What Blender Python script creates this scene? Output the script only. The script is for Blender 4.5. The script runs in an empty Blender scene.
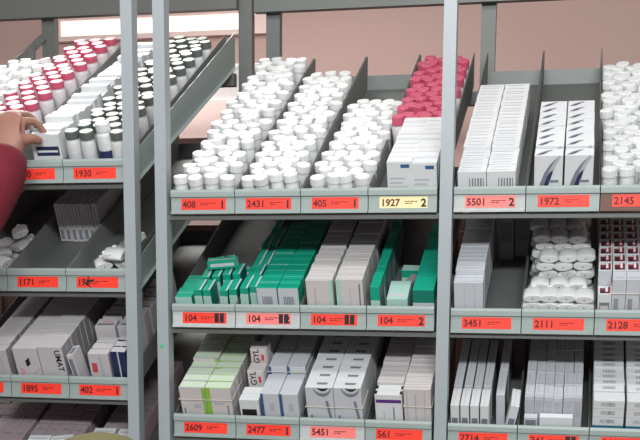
import bpy, bmesh, math, random
from mathutils import Matrix, Vector, Euler
random.seed(7)
R = random.Random(11)
SC = bpy.context.scene
COL = SC.collection
H0 = 1.70            # height of the top shelf's label line above the floor
S = 0.4469726        # slope of the gravity shelves (radians)

# ------------------------------------------------------------------ camera
r2 = Vector((math.cos(-0.2230694), -math.sin(-0.2230694), 0))
yaw, pit, rol = -0.2230694265615084, -0.16675366968321992, 0.005866068669979884
fwd = Vector((math.sin(yaw) * math.cos(pit), math.cos(yaw) * math.cos(pit), math.sin(pit)))
upv = r2.cross(fwd)
rr = math.cos(rol) * r2 + math.sin(rol) * upv
uu = -math.sin(rol) * r2 + math.cos(rol) * upv
cam_d = bpy.data.cameras.new('camera')
cam = bpy.data.objects.new('camera', cam_d); COL.objects.link(cam)
cam.matrix_world = Matrix(((rr.x, uu.x, -fwd.x, 0.89496), (rr.y, uu.y, -fwd.y, -2.52873), (rr.z, uu.z, -fwd.z, H0 - 0.17832), (0, 0, 0, 1)))
cam_d.sensor_fit = 'HORIZONTAL'; cam_d.sensor_width = 36
cam_d.lens = 1154.1308 * 36 / 640
cam_d.shift_x = (320 - 309.0025) / 640
cam_d.shift_y = (472.8246 - 220) / 640
cam_d.clip_start = 0.05
SC.camera = cam

# ------------------------------------------------------------------ world, lights, exposure
SC.view_settings.view_transform = 'Standard'
SC.view_settings.look = 'None'
SC.view_settings.gamma = 1.0
SC.view_settings.use_curve_mapping = False
SC.view_settings.exposure = -0.09
w = bpy.data.worlds.new('world'); SC.world = w; w.use_nodes = True
w.node_tree.nodes['Background'].inputs[0].default_value = (1.0, 0.90, 0.91, 1)
w.node_tree.nodes['Background'].inputs[1].default_value = 0.30

def area(name, loc, target, sx, sy, power, col=(1, 1, 1)):
    l = bpy.data.lights.new(name, 'AREA'); l.shape = 'RECTANGLE'; l.size = sx; l.size_y = sy
    l.energy = power; l.color = col
    o = bpy.data.objects.new(name, l); COL.objects.link(o)
    o.location = loc
    o.rotation_euler = (Vector(target) - Vector(loc)).to_track_quat('-Z', 'Y').to_euler()
    return o
area('aisle_light', (1.1, -3.6, H0 + 1.25), (0.5, 0, H0 - 0.1), 2.0, 0.22, 128, (0.96, 1.0, 0.99))
area('overhead_light', (0.35, -0.75, H0 + 1.3), (0.35, 0.35, H0), 2.4, 0.3, 17, (1.0, 0.99, 0.97))
area('back_aisle_light', (-0.7, 1.15, H0 + 1.25), (-0.55, 0.8, H0), 1.4, 0.25, 34, (1.0, 0.95, 0.93))

# ------------------------------------------------------------------ materials
def mat(name, col, rough=0.5, metal=0.0, noise=0.0, nscale=30, trans=0.0, spec=0.5, emit=0.0, bump=0.0):
    m = bpy.data.materials.new(name); m.use_nodes = True
    nt = m.node_tree; b = nt.nodes['Principled BSDF']
    c = tuple(((x / 255) / 12.92 if x / 255 <= 0.04045 else ((x / 255 + 0.055) / 1.055) ** 2.4) for x in col) + (1,)
    b.inputs['Base Color'].default_value = c
    b.inputs['Roughness'].default_value = rough
    b.inputs['Metallic'].default_value = metal
    b.inputs['Specular IOR Level'].default_value = spec
    if trans: b.inputs['Transmission Weight'].default_value = trans
    if emit:
        b.inputs['Emission Color'].default_value = c; b.inputs['Emission Strength'].default_value = emit
    if noise or bump:
        tc = nt.nodes.new('ShaderNodeTexCoord'); nz = nt.nodes.new('ShaderNodeTexNoise')
        nz.inputs['Scale'].default_value = nscale; nz.inputs['Detail'].default_value = 4
        nt.links.new(tc.outputs['Object'], nz.inputs['Vector'])
        if noise:
            mx = nt.nodes.new('ShaderNodeMix'); mx.data_type = 'RGBA'
            mx.inputs[6].default_value = tuple(x * (1 - noise) for x in c[:3]) + (1,)
            mx.inputs[7].default_value = tuple(min(1, x * (1 + noise)) for x in c[:3]) + (1,)
            nt.links.new(nz.outputs['Fac'], mx.inputs[0]); nt.links.new(mx.outputs[2], b.inputs['Base Color'])
        if bump:
            bp = nt.nodes.new('ShaderNodeBump'); bp.inputs['Strength'].default_value = bump
            bp.inputs['Distance'].default_value = 0.004
            nt.links.new(nz.outputs['Fac'], bp.inputs['Height']); nt.links.new(bp.outputs[0], b.inputs['Normal'])
    return m
M = {
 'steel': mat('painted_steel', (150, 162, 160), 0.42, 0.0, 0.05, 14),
 'post': mat('post_steel', (155, 162, 167), 0.4, 0.0, 0.05, 9),
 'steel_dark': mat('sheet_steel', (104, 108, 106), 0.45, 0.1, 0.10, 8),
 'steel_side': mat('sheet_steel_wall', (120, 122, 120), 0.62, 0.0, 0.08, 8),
 'beam': mat('beam_steel', (98, 101, 99), 0.45, 0.1, 0.08, 8),
 'white': mat('white_plastic', (208, 210, 210), 0.4),
 'cap_white': mat('white_cap', (222, 224, 224), 0.45),
 'milky': mat('milky_plastic', (214, 208, 212), 0.3),
 'red_cap': mat('crimson_plastic', (200, 88, 116), 0.4),
 'cap_glare': mat('red_cap_glare', (240, 196, 200), 0.5),  # overexposed glare on the red cap tops, painted in as pale pink
 'dark_cap': mat('grey_green_plastic', (92, 100, 97), 0.4),
 'pale_disc': mat('pale_cap_top', (172, 178, 168), 0.5),  # paler top face of the dark caps
 'card': mat('white_card', (214, 216, 219), 0.55, 0, 0.03, 60),
 'card2': mat('cool_card', (196, 199, 206), 0.55, 0, 0.04, 60),
 'card_warm': mat('warm_card', (205, 198, 198), 0.55, 0, 0.04, 60),
 'card_shaded': mat('shaded_white_card', (196, 192, 196), 0.6, 0, 0.05, 60),  # white card greyed to carry the shade of the lower left trays
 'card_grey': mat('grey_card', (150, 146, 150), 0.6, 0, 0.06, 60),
 'card_mauve': mat('mauve_card', (160, 144, 150), 0.6, 0, 0.10, 60),
 'card_bright': mat('bright_card', (216, 219, 222), 0.5),
 'palegreen': mat('pale_green_card', (205, 222, 200), 0.55, 0, 0.04, 40),
 'lime': mat('lime_print', (140, 186, 70), 0.5),
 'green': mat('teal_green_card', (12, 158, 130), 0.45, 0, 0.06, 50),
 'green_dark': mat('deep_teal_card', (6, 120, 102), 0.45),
 'mint': mat('mint_card', (170, 206, 196), 0.5),
 'navy': mat('navy_print', (38, 44, 84), 0.5),
 'blue': mat('blue_print', (44, 92, 138), 0.5),
 'teal': mat('teal_print', (24, 120, 146), 0.5),
 'purple': mat('purple_print', (92, 40, 128), 0.5),
 'black': mat('black_ink', (26, 22, 26), 0.6),
 'grey_ink': mat('grey_ink', (120, 124, 134), 0.6),
 'light_ink': mat('faint_ink', (176, 178, 186), 0.6),
 'red_ink': mat('red_ink', (196, 70, 78), 0.6),
 'maroon': mat('maroon_print', (120, 34, 44), 0.5),
 'pink_ink': mat('pink_ink', (212, 160, 164), 0.6),
 'label_red': mat('orange_red_label', (252, 62, 46), 0.5),
 'label_pink': mat('washed_pink_label', (250, 132, 128), 0.25),
 'label_cream': mat('cream_label', (236, 222, 170), 0.5),
 'label_ink': mat('label_ink', (96, 10, 12), 0.6),
 'tape': mat('shiny_clear_tape', (188, 192, 192), 0.10, 0, 0.14, 40, bump=0.4),
 'brown_tape': mat('brown_tape', (104, 70, 56), 0.3, 0, 0.25, 25),
 'rubber': mat('cream_rubber', (226, 216, 206), 0.5),
 'wall': mat('beige_wall_paint', (196, 166, 158), 0.8, 0, 0.04, 1.5),
 'floor': mat('floor_tile', (150, 140, 134), 0.5, 0, 0.08, 3),
 'ceil': mat('ceiling_paint', (225, 225, 222), 0.8, 0, 0.02, 2),
 'cabinet': mat('dark_brown_laminate', (74, 50, 46), 0.5, 0, 0.12, 6),
 'pinkboard': mat('pale_pink_board', (240, 214, 206), 0.5),
 'glow_face': mat('glowing_strip', (255, 236, 228), 0.5, emit=0.9),  # emission put in for the bright band on the back wall
 'skin': mat('skin', (152, 108, 94), 0.5, 0, 0.08, 40),
 'nail': mat('nail', (205, 150, 132), 0.35),
 'sleeve': mat('dark_red_knit', (106, 16, 34), 0.85, 0, 0.18, 30, bump=0.3),
 'trouser': mat('dark_trouser_cloth', (44, 44, 52), 0.85),
 'khaki': mat('olive_cloth', (104, 98, 60), 0.85, 0, 0.08, 60),
 'hair': mat('dark_hair', (36, 28, 24), 0.6),
 'jacket': mat('grey_jacket_cloth', (92, 96, 100), 0.85),
 'sticker': mat('green_sticker', (30, 190, 120), 0.5),
 'bag': mat('grey_plastic_bag', (150, 146, 146), 0.35, 0, 0.08, 30),
 'shoe': mat('black_shoe', (24, 24, 26), 0.5),
}

# ------------------------------------------------------------------ helpers
def link_mesh(name, bm, mats, parent=None, smooth=False):
    me = bpy.data.meshes.new(name); bm.normal_update(); bm.to_mesh(me); bm.free()
    for m in (mats if isinstance(mats, (list, tuple)) else [mats]):
        me.materials.append(M[m] if isinstance(m, str) else m)
    if smooth:
        for p in me.polygons: p.use_smooth = True
    o = bpy.data.objects.new(name, me); COL.objects.link(o)
    if parent is not None: o.parent = parent
    return o
def empty(name, loc=(0, 0, 0), rot=(0, 0, 0)):
    o = bpy.data.objects.new(name, None); COL.objects.link(o); o.location = loc; o.rotation_euler = rot
    o.empty_display_size = 0.02
    return o
def tag(o, label, cat, group=None, kind=None):
    import re
    label = re.sub(r'\btray (\d+)', r'\1-marked tray', label)
    if group: group = re.sub(r'\btray (\d+)', r'\1-marked tray', group)
    if len(label.split()) > 16: print('LONG', label)
    o['label'] = label; o['category'] = cat
    if group: o['group'] = group
    if kind: o['kind'] = kind
    return o
def struct(o):
    o['kind'] = 'structure'; return o
def box(bm, x0, y0, z0, x1, y1, z1, mi=0, bev=0.0, mtx=None):
    vs = [bm.verts.new((x, y, z)) for x in (x0, x1) for y in (y0, y1) for z in (z0, z1)]
    fs = [(0, 1, 3, 2), (4, 6, 7, 5), (0, 4, 5, 1), (2, 3, 7, 6), (0, 2, 6, 4), (1, 5, 7, 3)]
    faces = [bm.faces.new([vs[i] for i in f]) for f in fs]
    for f in faces: f.material_index = mi
    geo = vs
    if bev:
        es = list({e for f in faces for e in f.edges})
        r = bmesh.ops.bevel(bm, geom=es, offset=bev, segments=1, affect='EDGES')
        geo = list({v for f in r['faces'] for v in f.verts} | {v for v in vs if v.is_valid})
    if mtx is not None: bmesh.ops.transform(bm, matrix=mtx, verts=[v for v in geo if v.is_valid])
def prism(bm, poly, x0, x1, mi=0):           # polygon in (y,z) extruded along x
    a = [bm.verts.new((x0, y, z)) for y, z in poly]; b = [bm.verts.new((x1, y, z)) for y, z in poly]
    n = len(poly)
    fs = [bm.faces.new(a), bm.faces.new(b[::-1])]
    for i in range(n): fs.append(bm.faces.new((a[i], b[i], b[(i + 1) % n], a[(i + 1) % n])))
    for f in fs: f.material_index = mi
    bmesh.ops.recalc_face_normals(bm, faces=fs)
def quad(bm, pts, mi):
    f = bm.faces.new([bm.verts.new(p) for p in pts]); f.material_index = mi
def lathe(bm, prof, n=18, mi=0, sx=1.0, sy=1.0):
    rings = []
    for r, z in prof:
        rings.append([bm.verts.new((r * sx * math.cos(2 * math.pi * k / n), r * sy * math.sin(2 * math.pi * k / n), z)) for k in range(n)])
    for a, b in zip(rings, rings[1:]):
        for k in range(n):
            f = bm.faces.new((a[k], a[(k + 1) % n], b[(k + 1) % n], b[k])); f.material_index = mi; f.smooth = True
    f = bm.faces.new(rings[0][::-1]); f.material_index = mi
    f = bm.faces.new(rings[-1]); f.material_index = mi
def poly_quad(bm, pts, mi):                  # a quad that drops corners which coincide
    out = []
    for p in pts:
        if all((Vector(p) - Vector(q)).length > 1e-6 for q in out): out.append(p)
    if len(out) > 2:
        f = bm.faces.new([bm.verts.new(p) for p in out])
        f.material_index = mi
def text_into(bm, s, size, mtx, mi, bold=0.0):
    cu = bpy.data.curves.new('lettering', 'FONT'); cu.body = s; cu.size = size; cu.offset = bold; cu.resolution_u = 3
    o = bpy.data.objects.new('lettering', cu); COL.objects.link(o)
    me = bpy.data.meshes.new_from_object(o)
    me.transform(mtx)
    for p in me.polygons: p.material_index = mi
    bm.from_mesh(me)
    bpy.data.objects.remove(o); bpy.data.curves.remove(cu); bpy.data.meshes.remove(me)
FRONT = Matrix.Rotation(math.pi / 2, 4, 'X')     # xy text plane -> faces -Y

# ------------------------------------------------------------------ setting
bm = bmesh.new(); box(bm, -4, -6, -0.05, 5, 2.4, 0); struct(link_mesh('floor', bm, 'floor'))
bm = bmesh.new(); box(bm, -4, 2.3, 0, 5, 2.4, 3.3); struct(link_mesh('wall_back', bm, 'wall'))
bm = bmesh.new(); box(bm, -4, -6, 3.3, 5, 2.4, 3.36); struct(link_mesh('ceiling', bm, 'ceil'))
wn = bpy.data.objects.new('bright_strip_1', None); COL.objects.link(wn); struct(wn); wn.location = (-0.862, 2.28, 2.512)  # glowing strip put in for the bright band on the back wall
bm = bmesh.new(); box(bm, -0.43, 0, 0.02, 0.43, 0.012, 0.085); link_mesh('glow_face', bm, 'glow_face', wn)
bm = bmesh.new(); box(bm, -0.48, -0.015, 0, 0.48, 0.02, 0.02); box(bm, -0.48, -0.015, 0.085, 0.48, 0.02, 0.105)
box(bm, -0.48, -0.015, 0.02, -0.43, 0.02, 0.085); box(bm, 0.43, -0.015, 0.02, 0.48, 0.02, 0.085); link_mesh('strip_frame', bm, 'pinkboard', wn)

# low cabinet with pale boards in the aisle behind
cb = empty('storage_cabinet', (-0.75, 1.42, 0))
tag(cb, 'dark brown storage cabinet with a pale ledge, standing behind the racks', 'cabinet')
bm = bmesh.new(); box(bm, -0.9, 0, 0, 0.62, 0.45, H0 + 0.0); link_mesh('carcass', bm, 'cabinet', cb)
bm = bmesh.new(); box(bm, -0.9, -0.02, H0 + 0.003, 0.62, 0.45, H0 + 0.036); link_mesh('ledge', bm, 'pinkboard', cb)
bm = bmesh.new(); box(bm, -0.9, 0, H0 + 0.039, 0.62, 0.45, H0 + 0.30); link_mesh('upper_box', bm, 'cabinet', cb)
for k, (x0, x1) in enumerate(((-0.9, -0.4), (-0.395, 0.11), (0.115, 0.62))):
    bm = bmesh.new(); box(bm, x0 + 0.01, -0.018, 0.08, x1 - 0.01, -0.001, H0 - 0.03, bev=0.003)
    dr = link_mesh('door', bm, 'cabinet', cb)
dark_fill = empty('storage_cabinet', (0.80, 1.42, 0))  # added so the gaps behind the lower trays stay dark
tag(dark_fill, 'added dark brown cabinet darkening the gaps behind the wide rack', 'cabinet')
bm = bmesh.new(); box(bm, -0.9, 0, 0, 0.9, 0.45, H0 + 0.02); link_mesh('carcass', bm, 'cabinet', dark_fill)
for x0 in (-0.9, -0.3, 0.3):
    bm = bmesh.new(); box(bm, x0 + 0.01, -0.018, 0.08, x0 + 0.59, -0.001, H0 - 0.02, bev=0.003)
    link_mesh('door', bm, 'cabinet', dark_fill)
for k, (x, y, wd, hh, m_, lb) in enumerate(((-0.43, 1.45, 0.6, 0.132, 'pinkboard', 'pale flat carton added for the bright area behind the racks'),
                                       (-0.45, 1.46, 0.54, 0.115, 'card_warm', 'pale upper carton added for the bright area behind the racks'))):
    bm = bmesh.new(); z0 = H0 + 0.301 + (0.133 if k else 0)  # pale cartons put in to give the bright area behind the racks
    box(bm, -wd / 2, 0, 0, wd / 2, 0.36, hh, bev=0.002)
    box(bm, -wd / 2 + 0.01, 0.168, hh, wd / 2 - 0.01, 0.192, hh + 0.0006, 1)
    o = link_mesh('carton', bm, [m_, 'pinkboard']); o.location = (x, y, z0); tag(o, lb, 'carton', 'pale cartons on the cabinet')

# ------------------------------------------------------------------ racks
TZ = {'C': [-.037, -.289, -.5405, -.792], 'R': [-.037, -.292, -.542], 'L': [.034, -.211, -.4605, -.705]}
BX = {'C': 0.0, 'R': 0.634, 'L': -0.407}
PT = {'C': 0.15, 'R': 0.1515, 'L': 0.149}
YR, LT = 0.795, 0.882
def post_mesh(h, wd=0.0268, dp=0.034, lip=0.0):
    bm = bmesh.new(); t = 0.0022
    # C section: front face and two side flanges
    prof = [(0, 0), (wd, 0), (wd, dp), (wd - 0.006, dp), (wd - 0.006, dp - t), (wd - t, dp - t), (wd - t, t), (t, t), (t, dp - t), (0.006, dp - t), (0.006, dp), (0, dp)]
    a = [bm.verts.new((x, y, 0)) for x, y in prof]; b = [bm.verts.new((x, y, h)) for x, y in prof]
    n = len(prof); bm.faces.new(a[::-1]); bm.faces.new(b)
    for i in range(n): bm.faces.new((a[i], a[(i + 1) % n], b[(i + 1) % n], b[i]))
    bmesh.ops.recalc_face_normals(bm, faces=bm.faces)
    return bm
def rack(name, label, fronts, rears, x0, x1, tiers, rails, up=0.0):
    rt = empty(name, (x0, 0, 0)); tag(rt, label, 'rack')
    for x in fronts:
        o = link_mesh('upright_post', post_mesh(H0 + 0.75), 'post', rt); o.location = (x - x0, -0.014, 0)
    for x in rears:
        o = link_mesh('rear_post', post_mesh(H0 + 0.66, 0.040, 0.03), 'beam', rt); o.location = (x - x0, 0.835, 0)
    for z in tiers:
        bm = bmesh.new()
        box(bm, 0, 0.004, H0 + z - 0.0125, x1 - x0, 0.030, H0 + z - 0.0012)
        link_mesh('front_beam', bm, 'beam', rt)
        bm = bmesh.new()
        box(bm, 0, YR - 0.02, H0 + z + 0.331, x1 - x0, YR + 0.012, H0 + z + 0.366)
        link_mesh('rear_beam', bm, 'beam', rt)
    bm = bmesh.new(); box(bm, 0, 0.805, H0 + 0.568 + up, x1 - x0, 0.833, H0 + 0.625 + up); link_mesh('top_beam', bm, 'beam', rt)
    for x, z in rails:
        bm = bmesh.new(); a, b_ = 0.008, 0.102
        prism(bm, [(0.03, H0 + z + a), (0.03, H0 + z + b_ - 0.03), (0.833, H0 + z + b_ + 0.385), (0.833, H0 + z + a + 0.385)], x - x0, x - x0 + 0.002)
        prism(bm, [(0.03, H0 + z + a), (0.03, H0 + z + a + 0.002), (0.833, H0 + z + a + 0.387), (0.833, H0 + z + a + 0.385)], x - x0, x - x0 + 0.012)
        link_mesh('side_rail', bm, 'steel', rt)
    return rt
ra = rack('storage_rack', 'grey steel rack holding trays 1930 and 402, nearest the person', [-0.1085, -1.03], [-0.0845, -0.698], -1.0, -0.082, TZ['L'], [(-0.0965, z) for z in TZ['L'][:2]], 0.013)
bm = bmesh.new()
box(bm, -0.012, -0.002, -0.3, 0.012, 0.002, 0.0); br = link_mesh('brace', bm, 'beam', ra)
br.location = (-0.690 + 1.0, 0.829, H0 + 0.530); br.rotation_euler = (0, math.radians(52), 0)
rb = rack('storage_rack', 'grey steel rack holding the four wide tiers from tray 408 to tray 5447', [-0.0335, 0.6055, 1.2], [-0.002, 0.611, 1.2], -0.03, 1.22, [-.037, -.2905, -.541], [])
bm = bmesh.new(); lathe(bm, [(0.004, 0), (0.004, 0.0006)], 14); st = link_mesh('sticker', bm, 'sticker', rb)
st.location = (-0.0335 + 0.0105 + 0.03, -0.0142, H0 - 0.333); st.rotation_euler = (math.pi / 2, 0, 0)

# ------------------------------------------------------------------ trays
def tray(b, i, t, num, lab, end='', side='', paper='label_red', face='steel', ink='label_ink', frontvis=True):
    W = PT[b] - 0.002
    root = empty('shelf_tray', (BX[b] + i * PT[b] + 0.001, 0, H0 + TZ[b][t]))
    tag(root, lab, 'tray', 'sloping steel trays')
    bm = bmesh.new()
    prism(bm, [(0.002, 0.0), (0.002, 0.0014), (YR, 0.3812), (YR, 0.3797)], 0.0012, W - 0.0012)
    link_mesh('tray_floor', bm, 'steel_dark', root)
    fa = {'steel': 'steel', 'tape': 'tape', 'brown': 'brown_tape'}[face]
    bm = bmesh.new()
    prism(bm, [(0.0012, 0), (-0.0085, 0), (-0.0085, 0.0045), (-0.004, 0.0052), (-0.004, 0.0365), (0.0012, 0.0365)], 0, W, 1)
    prism(bm, [(0.0012, 0.0368), (-0.0082, 0.0368), (-0.0088, 0.047), (-0.0066, 0.0528), (0.0012, 0.0528)], 0, W, 0)
    rail = link_mesh('front_rail', bm, ['steel', fa], root)
    for x in (0.0, W - 0.0011):
        bm = bmesh.new()
        prism(bm, [(0.0014, 0.0), (0.0014, 0.052), (YR - 0.01, 0.470), (YR + 0.004, 0.470), (YR + 0.004, 0.382)], x, x + 0.0011)
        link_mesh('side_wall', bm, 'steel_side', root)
    bm = bmesh.new(); box(bm, 0.0012, YR + 0.0005, 0.3797, W - 0.0012, YR + 0.002, 0.420); link_mesh('rear_plate', bm, 'steel_dark', root)
    if num is not None:
        x0, x1 = 0.024, W - 0.020
        bm = bmesh.new()
        box(bm, x0, -0.0046, 0.009, x1, -0.00405, 0.0335, 0)
        text_into(bm, num, 0.0205, Matrix.Translation((x0 + 0.003, -0.00475, 0.0140)) @ FRONT, 1, 0.0006)
        wn_ = 0.0118 * len(num)
        xs = x0 + 0.008 + wn_
        rr_ = random.Random(num + str(i))
        for zz, frac in ((0.0225, 0.85), (0.0185, 0.45)):
            x = xs; xe = xs + (x1 - 0.016 - xs) * frac
            while x < xe:
                l = rr_.uniform(0.003, 0.009); quad(bm, [(x, -0.0048, zz), (min(x + l, xe), -0.0048, zz), (min(x + l, xe), -0.0048, zz + 0.0019), (x, -0.0048, zz + 0.0019)], 1); x += l + 0.0016
        if side == 'block':
            for x in (x1 - 0.028, x1 - 0.016): quad(bm, [(x, -0.0049, 0.011), (x + 0.010, -0.0049, 0.011), (x + 0.010, -0.0049, 0.032), (x, -0.0049, 0.032)], 2)
        if end: text_into(bm, end, 0.023, Matrix.Translation((x1 - 0.014, -0.00485, 0.0125)) @ FRONT, 2, 0.0009)
        link_mesh('price_label', bm, [paper, ink, 'black'], rail)
    return root

TRAYS = [
 ('C', 0, 0, '408', 'grey sloping tray labelled 408, full of white bottles beside the post', '1', '', 'label_red', 'steel'),
 ('C', 1, 0, '2431', 'grey sloping tray labelled 2431, full of white bottles', '1', '', 'label_red', 'steel'),
 ('C', 2, 0, '405', 'grey sloping tray labelled 405, half full of white bottles', '1', '', 'label_red', 'steel'),
 ('C', 3, 0, '1927', 'grey sloping tray with cream label 1927', '2', '', 'label_cream', 'steel'),
 ('R', 0, 0, '5501', 'grey sloping tray with shiny taped pink label 5501', '2', '', 'label_pink', 'tape'),
 ('R', 1, 0, '1972', 'grey sloping tray labelled 1972 with swoosh printed boxes', '', '', 'label_red', 'steel'),
 ('R', 2, 0, '2145', 'sloping tray labelled 2145 with brown taped rail', '', '', 'label_red', 'brown'),
 ('C', 0, 1, '104', 'grey tray labelled 104 with loose teal boxes, under tray 408', '', 'block', 'label_red', 'tape'),
 ('C', 1, 1, '104', 'grey tray with smudged taped 104 label, under tray 2431', '2', 'block', 'label_pink', 'tape'),
 ('C', 2, 1, '104', 'grey tray labelled 104 with white boxes, under tray 405', '1', 'block', 'label_red', 'steel'),
 ('C', 3, 1, '104', 'grey tray labelled 104 with an inked 2, under tray 1927', '2', '', 'label_red', 'steel'),
 ('R', 0, 1, '3451', 'grey tray labelled 3451, empty beside its white boxes', '', '', 'label_red', 'steel'),
 ('R', 1, 1, '2111', 'grey tray labelled 2111 with a pile of oval bottles', '', '', 'label_red', 'steel'),
 ('R', 2, 1, '2128', 'grey tray labelled 2128 with picture topped boxes', '', '', 'label_red', 'steel'),
 ('C', 0, 2, '2609', 'grey tray labelled 2609 with pale green boxes', '', '', 'label_red', 'steel'),
 ('C', 1, 2, '2477', 'grey tray labelled 2477 with blue striped boxes', '1', '', 'label_red', 'steel'),
 ('C', 2, 2, '5451', 'grey tray with taped pink label 5451', '', '', 'label_pink', 'tape'),
 ('C', 3, 2, '561', 'grey tray labelled 561 with purple striped boxes', '', '', 'label_red', 'steel'),
 ('R', 0, 2, '2714', 'grey tray labelled 2714 with narrow upright boxes', '', '', 'label_red', 'steel'),
 ('R', 1, 2, '341', 'grey tray labelled 341 with blacked out digits', '', 'block', 'label_red', 'steel'),
 ('R', 2, 2, '5447', 'grey tray labelled 5447 with barcoded box tops', '', '', 'label_red', 'steel'),
 ('L', -2, 0, None, 'grey sloping tray of white bottles beyond the hand', '', '', 'label_red', 'steel'),
 ('L', -1, 0, None, 'grey sloping tray of red capped bottles behind the hand', '', '', 'label_red', 'steel'),
 ('L', 0, 0, '1930', 'grey tray with red label partly covered by the dark red sleeve', '', '', 'label_red', 'steel'),
 ('L', 1, 0, '1930', 'grey tray labelled 1930 with dark capped bottles', '', '', 'label_red', 'steel'),
 ('L', -1, 1, None, 'grey tray holding white lumps under the red sleeve', '', '', 'label_red', 'steel'),
 ('L', 0, 1, '1171', 'nearly empty grey tray with one block of thin cartons at its back', '', '', 'label_red', 'steel'),
 ('L', 1, 1, '17', 'grey tray with ink scribbled red label and crumpled white bottles', '', '', 'label_red', 'steel'),
 ('L', -1, 2, '14', 'grey tray at the picture edge beside tray 1895', '', '', 'label_red', 'steel'),
 ('L', 0, 2, '1895', 'grey tray labelled 1895 with lettered white cartons', '', '', 'label_red', 'steel'),
 ('L', 1, 2, '402', 'grey tray labelled 402 with navy striped cartons', '1', '', 'label_red', 'steel'),
 ('L', -1, 3, None, 'lowest grey tray under tray 1895, toward the picture edge', '', '', 'label_red', 'steel'),
 ('L', 0, 3, None, 'lowest grey tray directly under tray 1895', '', '', 'label_red', 'steel'),
 ('L', 1, 3, None, 'lowest grey tray under tray 402', '', '', 'label_red', 'steel'),
]
for b, i, t, num, lab, end, sd, paper, face in TRAYS: tray(b, i, t, num, lab, end, sd, paper, face)
# ink scribble on the label of the tray beneath 1930
bm = bmesh.new()
for k in range(7):
    a = math.radians(R.uniform(0, 180)); cx, cz = 0.052 + R.uniform(-.008, .008), 0.021 + R.uniform(-.005, .005)
    dx, dz = 0.009 * math.cos(a), 0.009 * math.sin(a); nx, nz = -0.0014 * math.sin(a), 0.0014 * math.cos(a)
    quad(bm, [(cx - dx - nx, -.0052 - k * 1e-5, cz - dz - nz), (cx + dx - nx, -.0052 - k * 1e-5, cz + dz - nz), (cx + dx + nx, -.0052 - k * 1e-5, cz + dz + nz), (cx - dx + nx, -.0052 - k * 1e-5, cz - dz + nz)], 0)
sc_ = link_mesh('ink_scribble', bm, 'black', [o for o in bpy.data.objects if o.get('label', '').startswith('grey tray with ink scribbled')][0].children[1])

# ------------------------------------------------------------------ item placing on the slope
RS = Matrix.Rotation(S, 4, 'X')
def tray_m(b, i, t): return Matrix.Translation((BX[b] + i * PT[b] + 0.001, 0.002, H0 + TZ[b][t] + 0.0019)) @ RS
def copy_tree(o, parent=None):
    c = o.copy(); COL.objects.link(c)
    if parent is not None: c.parent = parent
    for ch in list(o.children): copy_tree(ch, c)
    return c
class Kind:
    def __init__(s, proto, cat): s.p = proto; s.used = False; s.cat = cat
    def put(s, tr, u, v, w_, rot=(0, 0, 0), label='', group=None, sc=None):
        o = s.p if not s.used else copy_tree(s.p)
        s.used = True
        m = tray_m(*tr) @ Matrix.Translation((u, v, w_)) @ Euler(rot, 'XYZ').to_matrix().to_4x4()
        if sc: m = m @ Matrix.Diagonal((*sc, 1))
        o.matrix_world = m
        tag(o, label, s.cat, group)
        return o
ORD = ['front', 'second', 'third', 'fourth', 'fifth', 'sixth', 'seventh', 'eighth', 'ninth', 'tenth', 'eleventh', 'twelfth', 'thirteenth', 'fourteenth', 'fifteenth', 'sixteenth', 'seventeenth', 'eighteenth', 'nineteenth', 'twentieth',
       'twenty-first', 'twenty-second', 'twenty-third', 'twenty-fourth', 'twenty-fifth', 'twenty-sixth', 'twenty-seventh', 'twenty-eighth', 'twenty-ninth', 'thirtieth']

# bottles: body, cap
def bottle(name, rad, h, caph, capr, bmat, cmat, topmat=None, band=None):
    rt = empty(name)
    bm = bmesh.new(); hb = h - caph
    mats = [bmat]
    lathe(bm, [(rad * 0.9, 0), (rad, 0.002), (rad, hb - 0.010), (rad * 0.93, hb - 0.004), (capr * 0.86, hb), (capr * 0.86, hb + 0.001)], 18)
    if band:
        mats.append(band)
        n = 18; z0, z1 = hb * 0.42, hb * 0.60; r_ = rad + 0.0003
        for k in range(n): 
            a0, a1 = 2 * math.pi * k / n, 2 * math.pi * (k + 1) / n
            quad(bm, [(r_ * math.cos(a0), r_ * math.sin(a0), z0), (r_ * math.cos(a1), r_ * math.sin(a1), z0), (r_ * math.cos(a1), r_ * math.sin(a1), z1), (r_ * math.cos(a0), r_ * math.sin(a0), z1)], 1)
    link_mesh('bottle_body', bm, mats, rt)
    bm = bmesh.new(); n = 28
    # ribbed cap
    prof = [(1.0, hb + 0.0012), (1.0, h - 0.002), (0.93, h)]
    rings = []
    for f_, z in prof:
        rings.append([bm.verts.new((capr * f_ * (1.0 if k % 2 else 0.965) * math.cos(2 * math.pi * k / n), capr * f_ * (1.0 if k % 2 else 0.965) * math.sin(2 * math.pi * k / n), z)) for k in range(n)])
    for a, b in zip(rings, rings[1:]):
        for k in range(n): bm.faces.new((a[k], a[(k + 1) % n], b[(k + 1) % n], b[k]))
    bm.faces.new(rings[0][::-1]); f = bm.faces.new(rings[-1])
    mats = [cmat]
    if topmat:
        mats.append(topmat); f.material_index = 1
    link_mesh('bottle_cap', bm, mats, rt)
    return rt
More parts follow.
